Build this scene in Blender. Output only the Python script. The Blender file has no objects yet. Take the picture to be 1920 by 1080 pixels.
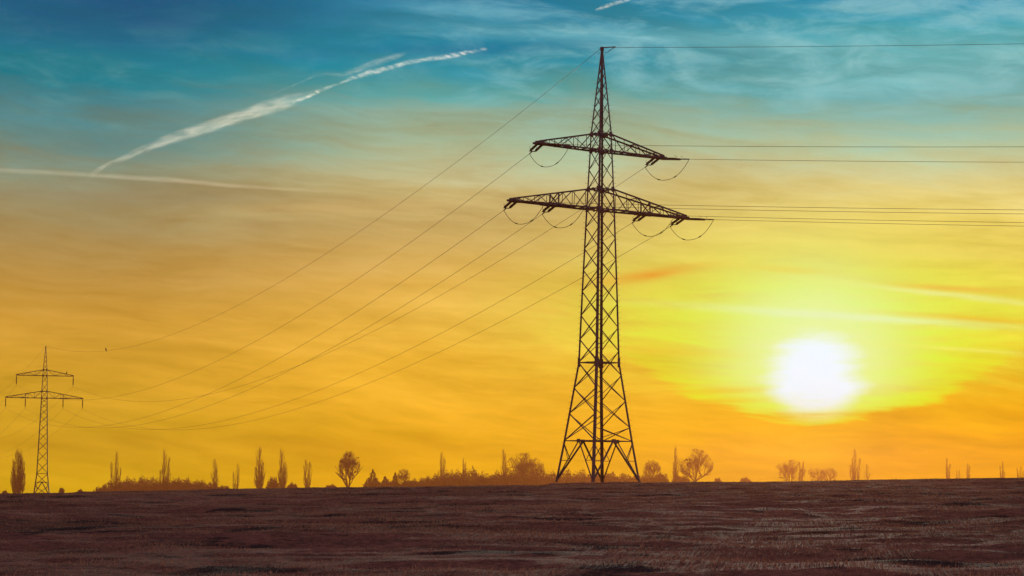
import bpy, math, random
import numpy as np
from mathutils import Vector, Matrix

random.seed(7)
S = bpy.context.scene
COL = S.collection
R = math.radians

# ------------------------------------------------------------------ camera
FPX, EYE = 4500.0, 1.65                      # focal length in pixels of a 1920 wide frame, eye height
PITCH, ROLL = math.atan(375.0 / 4500.0), R(0.75)
cam = bpy.data.cameras.new('camera')
cam.sensor_width = 36.0
cam.lens = FPX / 1920.0 * 36.0
cam.clip_start, cam.clip_end = 0.5, 120000.0
camo = bpy.data.objects.new('camera', cam)
COL.objects.link(camo)
CAM_M = Matrix.Translation((0, 0, EYE)) @ Matrix.Rotation(math.pi / 2 + PITCH, 4, 'X') @ Matrix.Rotation(ROLL, 4, 'Z')
camo.matrix_world = CAM_M
S.camera = camo
CAM_R = CAM_M.to_3x3()


def ray(px, py):
    return CAM_R @ Vector(((px - 960) / FPX, (540 - py) / FPX, -1.0))


def at(px, py, Y):
    """The point at distance Y ahead of the camera on the line of sight of a pixel."""
    d = ray(px, py)
    k = Y / d.y
    return Vector((d.x * k, Y, EYE + d.z * k))


def uv_of(px, py):
    """Azimuth and elevation (in thousandths of FPX) of a pixel's line of sight."""
    d = ray(px, py).normalized()
    return math.atan2(d.x, d.y) * FPX / 1000, math.asin(d.z) * FPX / 1000


# ------------------------------------------------------------------ colour helpers
def lin(c):
    return tuple(((v / 255) / 12.92 if v / 255 <= 0.04045 else ((v / 255 + 0.055) / 1.055) ** 2.4) for v in c)


class X:
    """A socket with arithmetic: builds Math nodes."""
    tree = None

    def __init__(s, sock): s.s = sock

    @staticmethod
    def m(op, a, b=None, c=None, clamp=False):
        n = X.tree.nodes.new('ShaderNodeMath')
        n.operation = op
        n.use_clamp = clamp
        for i, v in enumerate((a, b, c)):
            if v is None: continue
            if isinstance(v, X): X.tree.links.new(v.s, n.inputs[i])
            else: n.inputs[i].default_value = v
        return X(n.outputs[0])

    def __add__(s, o): return X.m('ADD', s, o)
    __radd__ = __add__
    def __sub__(s, o): return X.m('SUBTRACT', s, o)
    def __rsub__(s, o): return X.m('SUBTRACT', o, s)
    def __mul__(s, o): return X.m('MULTIPLY', s, o)
    __rmul__ = __mul__
    def __rtruediv__(s, o): return X.m('DIVIDE', o, s)
    def __truediv__(s, o): return X.m('DIVIDE', s, o)
    def abs(s): return X.m('ABSOLUTE', s)
    def exp(s): return X.m('EXPONENT', s)


def gauss(x, w):
    t = x / w if not isinstance(w, (int, float)) else x * (1.0 / w)
    return ((t * t) * -1.0).exp()


def sstep(x, a, b):
    n = X.tree.nodes.new('ShaderNodeMapRange')
    n.interpolation_type = 'SMOOTHSTEP'
    X.tree.links.new(x.s, n.inputs['Value'])
    for nm, v in (('From Min', a), ('From Max', b)):
        if isinstance(v, X): X.tree.links.new(v.s, n.inputs[nm])
        else: n.inputs[nm].default_value = v
    return X(n.outputs['Result'])


def vec(x, y, z):
    n = X.tree.nodes.new('ShaderNodeCombineXYZ')
    for i, v in enumerate((x, y, z)):
        if isinstance(v, X): X.tree.links.new(v.s, n.inputs[i])
        else: n.inputs[i].default_value = v
    return n.outputs[0]


def noise(v, scale=1.0, detail=4.0, rough=0.5, dist=0.0, lac=2.0):
    n = X.tree.nodes.new('ShaderNodeTexNoise')
    X.tree.links.new(v, n.inputs['Vector'])
    n.inputs['Scale'].default_value = scale
    n.inputs['Detail'].default_value = detail
    n.inputs['Roughness'].default_value = rough
    n.inputs['Distortion'].default_value = dist
    n.inputs['Lacunarity'].default_value = lac
    return X(n.outputs['Fac'])


def mix(fac, a, b, mode='MIX'):
    n = X.tree.nodes.new('ShaderNodeMix')
    n.data_type = 'RGBA'
    n.blend_type = mode
    n.clamp_factor = True
    if isinstance(fac, X): X.tree.links.new(fac.s, n.inputs[0])
    else: n.inputs[0].default_value = fac
    for i, v in ((6, a), (7, b)):
        if hasattr(v, 'is_output'): X.tree.links.new(v, n.inputs[i])
        else: n.inputs[i].default_value = (*v, 1)
    return n.outputs[2]


def ramp(x, stops, interp='LINEAR'):
    n = X.tree.nodes.new('ShaderNodeValToRGB')
    X.tree.links.new(x.s, n.inputs[0])
    cr = n.color_ramp
    cr.interpolation = interp
    while len(cr.elements) < len(stops): cr.elements.new(0.5)
    for e, (p, c) in zip(cr.elements, sorted(stops)):
        e.position = max(0, min(1, p))
    for e, (p, c) in zip(cr.elements, sorted(stops)):
        e.position = max(0, min(1, p))
        e.color = (*c, 1)
    return n.outputs[0]


# ------------------------------------------------------------------ sky
SUN_U, SUN_V = uv_of(1528, 712)
SUN_AZ, SUN_EL = SUN_U * 1000 / FPX, SUN_V * 1000 / FPX

W = bpy.data.worlds.new('World')
S.world = W
W.use_nodes = True
T = W.node_tree
T.nodes.clear()
X.tree = T
tc = T.nodes.new('ShaderNodeTexCoord')
sep = T.nodes.new('ShaderNodeSeparateXYZ')
T.links.new(tc.outputs['Generated'], sep.inputs[0])
dx_, dy_, dz_ = (X(sep.outputs[i]) for i in range(3))
U = X.m('ARCTAN2', dx_, dy_) * (FPX / 1000)
V = X.m('ARCSINE', dz_) * (FPX / 1000)

# cirrus: streaks stretched along the horizon, slightly tilted and warped
w1 = noise(vec(U * 2.2, V * 5.0, 0.3), 1.0, 3) - 0.5
w2 = noise(vec(U * 2.2, V * 5.0, 7.7), 1.0, 3) - 0.5
Uw = U + w1 * 0.25
Vw = V + w2 * 0.085 + U * 0.05
big = noise(vec(Uw * 2.0, Vw * 11.0, 1.0), 1.0, 5, 0.5) - 0.5
fine = noise(vec(Uw * 4.5, Vw * 38.0, 4.0), 1.0, 6, 0.58) - 0.5
fib = noise(vec(Uw * 8.0 + Vw * 16.0, Vw * 62.0 + Uw * 4.0, 2.5), 1.0, 6, 0.62, 0.3) - 0.5
wisp = noise(vec(Uw * 6.0 + Vw * 9.0, Vw * 24.0 - Uw * 3.0, 9.0), 1.0, 7, 0.62, 0.4) - 0.5

SUN_E = 2.0
HAZE = 0.00016                                   # density of the evening haze the sky is seen through
GLOW = 0.000006                                # coarse droplets that scatter sunlight forward
HAZE_C = (0.62, 0.20, 0.036)


def behind(c, v):
    """sky radiance that reads as c (linear) after the haze box"""
    e = max(v * 1000 / FPX, 0.004)
    t = math.exp(-HAZE * min(34 / math.tan(e), 2100))
    return tuple(max(0.0, (a - (1 - t) * h) / t) for a, h in zip(c, HAZE_C))


LEFT = [(-60, (0, 80, 116)), (0, (0, 93, 124)), (60, (0, 106, 130)), (120, (0, 120, 135)), (165, (36, 124, 138)), (210, (78, 132, 138)), (260, (106, 136, 128)),
        (310, (134, 138, 112)), (360, (147, 136, 100)), (420, (162, 139, 90)), (500, (183, 143, 73)), (600, (205, 152, 56)), (700, (212, 158, 46)), (800, (208, 158, 36)), (905, (210, 160, 26))]
MID = [(-60, (0, 104, 146)), (0, (0, 122, 156)), (70, (0, 130, 156)), (120, (40, 138, 156)), (170, (92, 158, 154)), (220, (146, 178, 158)), (270, (168, 182, 146)), (320, (192, 183, 135)), (370, (204, 180, 116)),
       (430, (202, 168, 101)), (520, (223, 172, 81)), (600, (237, 182, 72)), (680, (238, 178, 52)), (760, (234, 171, 40)), (840, (231, 167, 32)), (913, (230, 165, 26))]
RIGHT = [(-60, (0, 112, 160)), (0, (24, 138, 168)), (60, (72, 162, 174)), (110, (100, 170, 172)), (170, (106, 164, 164)), (220, (138, 176, 160)), (270, (178, 192, 154)), (320, (206, 198, 142)), (370, (228, 206, 126)),
         (430, (240, 210, 106)), (520, (242, 206, 86)), (600, (242, 206, 64)), (690, (240, 190, 40)), (760, (244, 172, 24)), (830, (244, 166, 20)), (925, (238, 160, 18))]
Vr = V + big * 0.14 + fine * 0.085 + wisp * 0.045
def vramp(stops, y0):
    return ramp(Vr * (1 / 1.1), [(((y0 - y) / 1000) / 1.1, behind(lin(c), (y0 - y) / 1000)) for y, c in stops])
col = mix(sstep(U, -0.78, -0.10), vramp(LEFT, 904), vramp(MID, 913))
col = mix(sstep(U, -0.05, 0.8), col, vramp(RIGHT, 925))
# light and dark bands of thin cloud
shade = 1.0 + big * 0.70 + fine * 0.46 + wisp * 0.34 + fib * 0.20
col = mix(1.0, col, vec(shade, shade, shade), 'MULTIPLY')
# dusky part of the sky away from the sun, and the zenith
col = mix(sstep(U.abs(), 1.3, 7.0), col, (0.060, 0.042, 0.085))
col = mix(sstep(V, 1.0, 3.2), col, (0.44, 0.23, 0.275))
# below the horizon (hidden by the land)
col = mix(sstep(V, -0.25, -1.2), col, (0.05, 0.035, 0.03))

# veils of cirrus high on the right
m = sstep(V, 0.66, 0.80) * sstep(U, -0.35, 0.1) * sstep(wisp + big * 0.7, -0.12, 0.28)
col = mix(m * 0.62, col, lin((150, 202, 206)))
m = sstep(V, 0.50, 0.72) * sstep(V, 0.95, 0.75) * sstep(wisp, -0.05, 0.3) * sstep(U.abs(), 3.0, 1.5)
col = mix(m * 0.14, col, lin((170, 205, 185)))


def streak(px, py, px2, hw, hv, c, k, py2):
    """one drawn-out band of cloud through two sky points"""
    global col
    u0, v0 = uv_of(px, py)
    u1, v1 = uv_of(px2, py2)
    sl = (v1 - v0) / (u1 - u0)
    uc = (u0 + u1) / 2
    vv = V + w2 * 0.012 + fine * 0.012 - (v0 + (U - u0) * sl)
    f = gauss(vv, hv) * gauss(U - uc, hw) * (0.75 + fine * 1.6)
    col = mix(f * k, col, behind(lin(c), (v0 + v1) / 2))

streak(700, 10, 1000, .16, .020, (120, 190, 200), .35, 30)
streak(960, 60, 1500, .40, .016, (140, 205, 210), .45, 82)
streak(0, 30, 500, .35, .05, (0, 66, 120), .5, 24)
streak(0, 260, 400, .30, .030, (86, 124, 122), .5, 268)
streak(560, 100, 1100, .28, .012, (0, 106, 146), .5, 86)
streak(0, 360, 500, .30, .018, (158, 140, 104), .5, 372)
streak(450, 395, 850, .22, .014, (212, 176, 110), .5, 384)
streak(1150, 430, 1800, .40, .03, (240, 214, 112), .5, 430)
streak(1600, 470, 1900, .20, .014, (240, 200, 110), .5, 478)

# the sun behind thin cloud: halo, bright core, cut off below by a bank of haze
dU, dV = U - SUN_U, V - SUN_V
dVc = dV + 0.002
tap = 1.0 + X.m('MAXIMUM', dV * -7.0, 0.0)
r = X.m('SQRT', dU * dU * tap + dVc * dVc) + fine * 0.08 + wisp * 0.04
cutv = dV + 0.083 - dU * dU * 0.9 + fine * 0.08 + wisp * 0.05
cut = sstep(cutv, -0.004, 0.022)
def lit(c, k=1.0): return tuple(k * q for q in behind(lin(c), 0.25))


g = gauss(dU, 0.44) * gauss(V - 0.335 + fine * 0.1, 0.115) * (0.85 + fine * 1.8 + big * 0.7)
col = mix(g * 0.97, col, lit((220, 238, 74)))
g = gauss(dU, 0.30) * gauss(dV + 0.005, 0.105) * cut * (1.0 + fine * 1.8)
col = mix(g * 0.95, col, lit((219, 242, 14)))
g = gauss(dU, 0.14) * gauss(dV - 0.085, 0.12) * cut
col = mix(g * 0.9, col, lit((222, 243, 144)))
g = gauss(r, 0.140) * cut * sstep(dV, -0.085, 0.02)
col = mix(g * 0.95, col, lit((236, 243, 176)))
streak(1110, 532, 1330, .095, .011, (232, 156, 50), 1.0, 498)
streak(1400, 500, 1560, .09, .007, (236, 196, 70), .5, 512)
streak(1170, 655, 1330, .10, .008, (240, 190, 60), .6, 662)
streak(1700, 535, 1900, .12, .007, (238, 176, 70), .8, 550)
streak(1740, 592, 1920, .13, .006, (240, 178, 40), .8, 604)
streak(1380, 578, 1800, .24, .0075, (232, 243, 190), .9, 607)
streak(1650, 538, 1900, .16, .005, (238, 240, 160), .7, 566)
streak(1700, 648, 1920, .13, .004, (242, 236, 110), .7, 664)
streak(1290, 734, 1430, .07, .006, (240, 186, 40), .7, 730)
streak(1250, 752, 1440, .08, .006, (242, 178, 40), .6, 748)
streak(1490, 793, 1570, .03, .003, (214, 210, 20), .8, 791)
core = sstep(r, 0.112, 0.046) * sstep(cutv, -0.002, 0.05)
col = mix(core, col, lit((233, 242, 250), 1.06))
low = gauss(dU, 0.10) * gauss(dV + 0.12, 0.06)
col = mix(low * 0.35, col, lin((246, 196, 30)))

# the low sky is seen through the droplets' own glow, so the sky behind it is that much dimmer
cosa = dx_ * (math.sin(SUN_AZ) * math.cos(SUN_EL)) + dy_ * (math.cos(SUN_AZ) * math.cos(SUN_EL)) + dz_ * math.sin(SUN_EL)
hg = 0.1351 / (12.566 * X.m('POWER', 1.8649 - cosa * 1.86, 1.5))
path = X.m('MINIMUM', 34.0 / X.m('MAXIMUM', dz_, 0.004), 1900.0)
gl = hg * path * (GLOW * SUN_E * 0.75)
n_ = T.nodes.new('ShaderNodeMix')
n_.data_type = 'RGBA'
n_.blend_type = 'SUBTRACT'
n_.clamp_result = False
n_.inputs[0].default_value = 1.0
T.links.new(col, n_.inputs[6])
T.links.new(vec(gl, gl * 0.28, gl * 0.05), n_.inputs[7])
col = mix(1.0, n_.outputs[2], (0.0, 0.0, 0.0), 'LIGHTEN')

sky = T.nodes.new('ShaderNodeTexSky')
sky.sky_type = 'NISHITA'
sky.sun_disc = False
sky.sun_elevation = SUN_EL
sky.sun_rotation = SUN_AZ
sky.dust_density = 3.0
b1 = T.nodes.new('ShaderNodeBackground')
b1.inputs['Strength'].default_value = 0.05
T.links.new(sky.outputs[0], b1.inputs['Color'])
b2 = T.nodes.new('ShaderNodeBackground')
T.links.new(col, b2.inputs['Color'])
b2.inputs['Strength'].default_value = 1.0
mxs = T.nodes.new('ShaderNodeMixShader')          # the physical sky under the veil of cloud
mxs.inputs[0].default_value = 0.997
T.links.new(b1.outputs[0], mxs.inputs[1])
T.links.new(b2.outputs[0], mxs.inputs[2])
wo = T.nodes.new('ShaderNodeOutputWorld')
T.links.new(mxs.outputs[0], wo.inputs['Surface'])

sun = bpy.data.lights.new('sun', 'SUN')
sun.energy = SUN_E
sun.angle = R(0.5)
sun.color = (1.0, 0.87, 0.68)
so = bpy.data.objects.new('sun', sun)
COL.objects.link(so)
sd = Vector((math.sin(SUN_AZ) * math.cos(SUN_EL), math.cos(SUN_AZ) * math.cos(SUN_EL), math.sin(SUN_EL)))
so.rotation_euler = sd.to_track_quat('Z', 'Y').to_euler()

S.view_settings.view_transform = 'Standard'
S.view_settings.look = 'None'
S.view_settings.exposure = 0.0
S.view_settings.gamma = 1.0
S.cycles.use_denoising = True
S.cycles.max_bounces = 6
S.cycles.volume_bounces = 0
S.cycles.volume_step_rate = 1.0
S.cycles.volume_max_steps = 256


# ------------------------------------------------------------------ materials
def material(name, build):
    m = bpy.data.materials.new(name)
    m.use_nodes = True
    X.tree = m.node_tree
    bs = m.node_tree.nodes['Principled BSDF']
    build(m.node_tree, bs)
    return m


def geo_pos(t):
    n = t.nodes.new('ShaderNodeNewGeometry')
    return n.outputs['Position']


def obj_co(t):
    return t.nodes.new('ShaderNodeTexCoord').outputs['Object']


def speckled(c1, c2, scale, rough, metal=0.0, detail=5):
    def b(t, bs):
        n = noise(obj_co(t), scale, detail, 0.6)
        t.links.new(mix(sstep(n, 0.35, 0.65), c1, c2), bs.inputs['Base Color'])
        bs.inputs['Roughness'].default_value = rough
        bs.inputs['Metallic'].default_value = metal
    return b


STEEL = material('weathered_steel', speckled((0.085, 0.062, 0.095), (0.13, 0.095, 0.135), 3.0, 0.65, 0.2))
WIRE = material('aluminium_wire', speckled((0.09, 0.08, 0.08), (0.14, 0.12, 0.11), 6.0, 0.6, 0.2))
CERAM = material('brown_porcelain', speckled((0.040, 0.022, 0.020), (0.06, 0.03, 0.026), 8.0, 0.4))
CONC = material('concrete', speckled((0.22, 0.20, 0.18), (0.32, 0.30, 0.27), 5.0, 0.9))
BARK = material('bark', speckled((0.12, 0.060, 0.042), (0.18, 0.090, 0.062), 1.2, 0.9))
TWIG = material('twigs', speckled((0.21, 0.085, 0.058), (0.30, 0.125, 0.085), 0.6, 0.9))
CONIFER = material('conifer_needles', speckled((0.035, 0.040, 0.018), (0.065, 0.060, 0.030), 1.0, 0.9))
MISTLE = material('mistletoe', speckled((0.045, 0.038, 0.018), (0.08, 0.06, 0.03), 1.0, 0.9))
FEATHER = material('dark_feathers', speckled((0.02, 0.018, 0.02), (0.05, 0.045, 0.045), 20.0, 0.7))


# the same patches of darker tone in the dry stubble drive soil and grass
def patch_mask(pos, s):
    return noise(pos, 0.16 * s, 3, 0.55)


def build_soil(t, bs):
    p = geo_pos(t)
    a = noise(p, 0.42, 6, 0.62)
    b = noise(p, 7.0, 6, 0.7)
    e = noise(p, 0.9, 4, 0.6)
    c = mix(sstep(b * 0.65 + e * 0.35, 0.40, 0.60), (0.070, 0.039, 0.035), (0.205, 0.108, 0.082))
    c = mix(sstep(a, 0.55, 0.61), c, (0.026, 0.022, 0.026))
    f = noise(p, 0.045, 3, 0.5) * 1.3 + 0.35
    c = mix(1.0, c, vec(f, f, f), 'MULTIPLY')
    t.links.new(c, bs.inputs['Base Color'])
    bs.inputs['Roughness'].default_value = 0.95
    bs.inputs['Specular IOR Level'].default_value = 0.02
    bp = t.nodes.new('ShaderNodeBump')
    bp.inputs['Strength'].default_value = 0.9
    bp.inputs['Distance'].default_value = 0.10
    t.links.new(b.s, bp.inputs['Height'])
    t.links.new(bp.outputs[0], bs.inputs['Normal'])


def build_grass(t, bs):
    p = geo_pos(t)
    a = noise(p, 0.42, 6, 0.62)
    b = noise(p, 16.0, 4, 0.75)
    c = mix(sstep(b, 0.32, 0.68), (0.125, 0.068, 0.056), (0.33, 0.172, 0.125))
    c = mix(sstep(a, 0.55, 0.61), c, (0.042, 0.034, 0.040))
    f = noise(p, 0.045, 3, 0.5) * 1.3 + 0.35
    c = mix(1.0, c, vec(f, f, f), 'MULTIPLY')
    t.links.new(c, bs.inputs['Base Color'])
    bs.inputs['Roughness'].default_value = 0.85
    bs.inputs['Specular IOR Level'].default_value = 0.04
    tl = t.nodes.new('ShaderNodeBsdfTranslucent')      # light comes through the thin blades
    t.links.new(c, tl.inputs['Color'])
    mx = t.nodes.new('ShaderNodeMixShader')
    mx.inputs[0].default_value = 0.45
    t.links.new(bs.outputs[0], mx.inputs[1])
    t.links.new(tl.outputs[0], mx.inputs[2])
    t.links.new(mx.outputs[0], t.nodes['Material Output'].inputs['Surface'])


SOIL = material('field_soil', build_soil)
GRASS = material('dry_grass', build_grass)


# ------------------------------------------------------------------ mesh helpers
class MB:
    """Collects boxes, tubes, angle bars; build() links them as ONE mesh object."""

    def __init__(s, k=1.0): s.v, s.f, s.k = [], [], k      # k scales tube radii

    def add(s, vs, fs):
        o = len(s.v)
        s.v.extend(tuple(v) for v in vs)
        s.f.extend(tuple(i + o for i in f) for f in fs)

    def frame_box(s, c, ax, hs):
        vs = []
        for i in (-1, 1):
            for j in (-1, 1):
                for k in (-1, 1):
                    vs.append(c + ax[0] * hs[0] * i + ax[1] * hs[1] * j + ax[2] * hs[2] * k)
        s.add(vs, [(0, 1, 3, 2), (4, 6, 7, 5), (0, 4, 5, 1), (2, 3, 7, 6), (0, 2, 6, 4), (1, 5, 7, 3)])

    def box(s, c, hs):
        s.frame_box(Vector(c), (Vector((1, 0, 0)), Vector((0, 1, 0)), Vector((0, 0, 1))), hs)

    def bar(s, p0, p1, n, w, t):
        """flat bar from p0 to p1, width w in the plane whose normal is n"""
        p0, p1 = Vector(p0), Vector(p1)
        d = (p1 - p0)
        L = d.length
        d.normalize()
        e = d.cross(n).normalized()
        nn = e.cross(d).normalized()
        s.frame_box((p0 + p1) / 2, (d, e, nn), (L / 2, w / 2, t / 2))

    def angle(s, p0, p1, n, w, t=0.014):
        """steel angle: one flange in the plane with normal n, one flange going back from it"""
        p0, p1 = Vector(p0), Vector(p1)
        d = (p1 - p0)
        L = d.length
        if L < 1e-5: return
        d.normalize()
        e = d.cross(n)
        if e.length < 1e-4: e = d.orthogonal()
        e.normalize()
        nn = e.cross(d).normalized()
        c = (p0 + p1) / 2
        s.frame_box(c, (d, e, nn), (L / 2, w / 2, t / 2))
        s.frame_box(c + e * (w / 2 - t / 2) - nn * (w / 2 + t / 2), (d, e, nn), (L / 2, t / 2, w / 2))

    def corner(s, p0, p1, n1, n2, w, t=0.02):
        """leg angle at a corner: flanges lie in the two faces (outward normals n1, n2)"""
        p0, p1 = Vector(p0), Vector(p1)
        d = (p1 - p0).normalized()
        L = (p1 - p0).length
        c = (p0 + p1) / 2
        a = (n1 - d * n1.dot(d)).normalized()
        b = (n2 - d * n2.dot(d)).normalized()
        s.frame_box(c - b * (w / 2) - a * (t / 2), (d, b, a), (L / 2, w / 2, t / 2))
        s.frame_box(c - a * (w / 2 + t / 2) - b * (t / 2), (d, a, b), (L / 2, w / 2 - t / 2, t / 2))

    def tube(s, pts, rad, n=6, caps=True):
        pts = [Vector(p) for p in pts]
        if isinstance(rad, (int, float)): rad = [rad] * len(pts)
        o = len(s.v)
        up = None
        for i, p in enumerate(pts):
            d = (pts[min(i + 1, len(pts) - 1)] - pts[max(i - 1, 0)]).normalized()
            if up is None: up = d.orthogonal().normalized()
            a = (up - d * up.dot(d))
            a = a.normalized() if a.length > 1e-6 else d.orthogonal().normalized()
            up = a
            b = d.cross(a)
            for k in range(n):
                q = 2 * math.pi * k / n
                s.v.append(tuple(p + (a * math.cos(q) + b * math.sin(q)) * (rad[i] * s.k)))
        for i in range(len(pts) - 1):
            for k in range(n):
                k2 = (k + 1) % n
                s.f.append((o + i * n + k, o + i * n + k2, o + (i + 1) * n + k2, o + (i + 1) * n + k))
        if caps:
            s.f.append(tuple(o + k for k in reversed(range(n))))
            e = o + (len(pts) - 1) * n
            s.f.append(tuple(e + k for k in range(n)))

    def build(s, name, m, parent=None, smooth=False, loc=None):
        me = bpy.data.meshes.new(name)
        if loc is not None:
            lx, ly, lz = loc
            s.v = [(a - lx, b - ly, c - lz) for a, b, c in s.v]
        me.from_pydata(s.v, [], s.f)
        me.materials.append(m)
        if smooth: me.polygons.foreach_set('use_smooth', [True] * len(me.polygons))
        o = bpy.data.objects.new(name, me)
        COL.objects.link(o)
        if parent: o.parent = parent
        elif loc is not None: o.location = loc
        return o


def empty(name, loc, rz=0):
    o = bpy.data.objects.new(name, None)
    COL.objects.link(o)
    o.location = loc
    o.rotation_euler.z = rz
    return o


def tag(o, label=None, cat=None, group=None, kind=None):
    if label: o['label'] = label
    if cat: o['category'] = cat
    if group: o['group'] = group
    if kind: o['kind'] = kind
    return o


# ------------------------------------------------------------------ the land
TD = 178.0                                     # distance of the big pylon
CREST = 182.0
CX = [-120, -38.8, -30.3, -19.4, -12.9, -4.4, 1.6, 6.6, 9.7, 13.7, 17.8, 23.9, 29.9, 38.8, 120]
CZ = [-3.2, -0.97, -0.80, -0.36, -0.20, 0.04, 0.16, 0.30, 0.46, 0.56, 0.60, 0.82, 0.99, 1.22, 2.9]


def vnoise(x, y, seed):
    rs = np.random.RandomState(seed)
    tab = rs.rand(256, 256)
    xi, yi = np.floor(x).astype(int), np.floor(y).astype(int)
    fx, fy = x - xi, y - yi
    fx, fy = fx * fx * (3 - 2 * fx), fy * fy * (3 - 2 * fy)
    g = lambda a, b: tab[a & 255, b & 255]
    return (g(xi, yi) * (1 - fx) * (1 - fy) + g(xi + 1, yi) * fx * (1 - fy) + g(xi, yi + 1) * (1 - fx) * fy + g(xi + 1, yi + 1) * fx * fy) - 0.5


def land_base(x, y):
    x, y = np.asarray(x, float), np.asarray(y, float)
    q = np.where(y > CREST, x / np.maximum(y, 1) * CREST, x)
    c = np.interp(q, CX, CZ)
    t = np.clip(y, 0, CREST) / CREST
    near = -EYE + (c + EYE) * (1 - (1 - t) ** 2)
    far = c / CREST * y - 0.0016 * (y - CREST)
    z = np.where(y > CREST, far, near) + EYE
    d2 = (x - 6.3) ** 2 / 3.4 ** 2 + (y - TD) ** 2 / 4.0 ** 2
    return z + 0.16 * np.exp(-d2 ** 2)


def land(x, y):
    x, y = np.asarray(x, float), np.asarray(y, float)
    z = land_base(x, y)
    b = vnoise(x * .25, y * .25, 1) * .16 + vnoise(x * .7 + 5, y * .7, 2) * .08 + vnoise(x * 1.7, y * 1.7 + 9, 3) * .06
    return z + b * np.clip((260 - y) / 60, 0.15, 1) * np.where(y > 150, 0.65, 1)


def gz(x, y):
    return float(land(np.array([x]), np.array([y]))[0])


xs = np.unique(np.concatenate([-np.geomspace(50, 900, 30)[::-1], np.arange(-50, 50.01, 0.35), np.geomspace(50, 900, 30)]))
ys = np.unique(np.concatenate([np.linspace(-60, 18, 14), np.arange(20, 196, 0.4), np.geomspace(196, 2000, 64)]))
gx, gy = np.meshgrid(xs, ys)
gzv = land(gx, gy)
verts = np.stack([gx.ravel(), gy.ravel(), gzv.ravel()], 1)
nx_, ny_ = len(xs), len(ys)
ii = (np.arange(ny_ - 1)[:, None] * nx_ + np.arange(nx_ - 1)[None, :]).ravel()
quads = np.stack([ii, ii + 1, ii + nx_ + 1, ii + nx_], 1)


def np_mesh(name, verts, faces, m, smooth=False):
    me = bpy.data.meshes.new(name)
    k = faces.shape[1]
    me.vertices.add(len(verts))
    me.vertices.foreach_set('co', verts.astype(np.float32).ravel())
    me.loops.add(faces.size)
    me.loops.foreach_set('vertex_index', faces.astype(np.int32).ravel())
    me.polygons.add(len(faces))
    me.polygons.foreach_set('loop_start', np.arange(0, faces.size, k, dtype=np.int32))
    if smooth: me.polygons.foreach_set('use_smooth', np.ones(len(faces), dtype=bool))
    me.update(calc_edges=True)
    me.validate()
    me.materials.append(m)
    o = bpy.data.objects.new(name, me)
    COL.objects.link(o)
    return o


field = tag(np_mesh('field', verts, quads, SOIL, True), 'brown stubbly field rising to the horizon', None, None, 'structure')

# grass: loose blades over the part of the field that can be seen
rs = np.random.RandomState(11)
N = 800000
yy = 24 + (190 - 24) * rs.rand(N) ** 0.9
xx = (rs.rand(N) * 2 - 1) * (0.235 * yy + 7)
dens = vnoise(xx * .35, yy * .35, 21) + vnoise(xx * 1.1, yy * 1.1, 22) * .7
keep = rs.rand(N) < np.clip(0.70 + dens * 1.0, 0.25, 1)
xx, yy, dens = xx[keep], yy[keep], dens[keep]
n = len(xx)
zz = land(xx, yy) - 0.01
h = (0.025 + 0.042 * rs.rand(n) ** 2) * (1 + 0.8 * np.clip(dens, -.5, .8))
h *= np.where(rs.rand(n) < .02, 1.7, 1)
w = (0.014 + 0.016 * rs.rand(n)) * (0.6 + yy / 120)
a = rs.rand(n) * 2 * np.pi
lean = h * (0.2 + 0.9 * rs.rand(n))
la = rs.rand(n) * 2 * np.pi
bx, by = np.cos(a) * w / 2, np.sin(a) * w / 2
P = np.stack([np.stack([xx - bx, yy - by, zz], 1), np.stack([xx + bx, yy + by, zz], 1),
              np.stack([xx + np.cos(la) * lean, yy + np.sin(la) * lean, zz + h], 1)], 1).reshape(-1, 3)
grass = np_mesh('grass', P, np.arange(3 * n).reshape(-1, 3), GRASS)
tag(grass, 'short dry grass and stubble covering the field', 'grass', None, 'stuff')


# ------------------------------------------------------------------ big tension pylon
base_c = at(1120.7, 904, TD)
TX, TY = base_c.x, base_c.y
TG = gz(TX, TY) - 0.02
PHI = R(36.5)
CS = math.cos(PHI) + math.sin(PHI)


def axis_px(py): return 1120.7 + (904 - py) / 812 * 9.3
def zt(py): return at(axis_px(py), py, TD).z - TG
def half(wpx): return wpx / FPX * TD / 2 / CS


PROFILE = [(904, 158), (827, 129), (756, 104.5), (680, 78), (560, 69), (393, 54.5), (355, 50.5), (328, 48), (283, 43), (252, 40.5), (92, 3.5)]
PZ = [zt(y) for y, _ in PROFILE]
PS = [half(w) for _, w in PROFILE]


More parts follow.
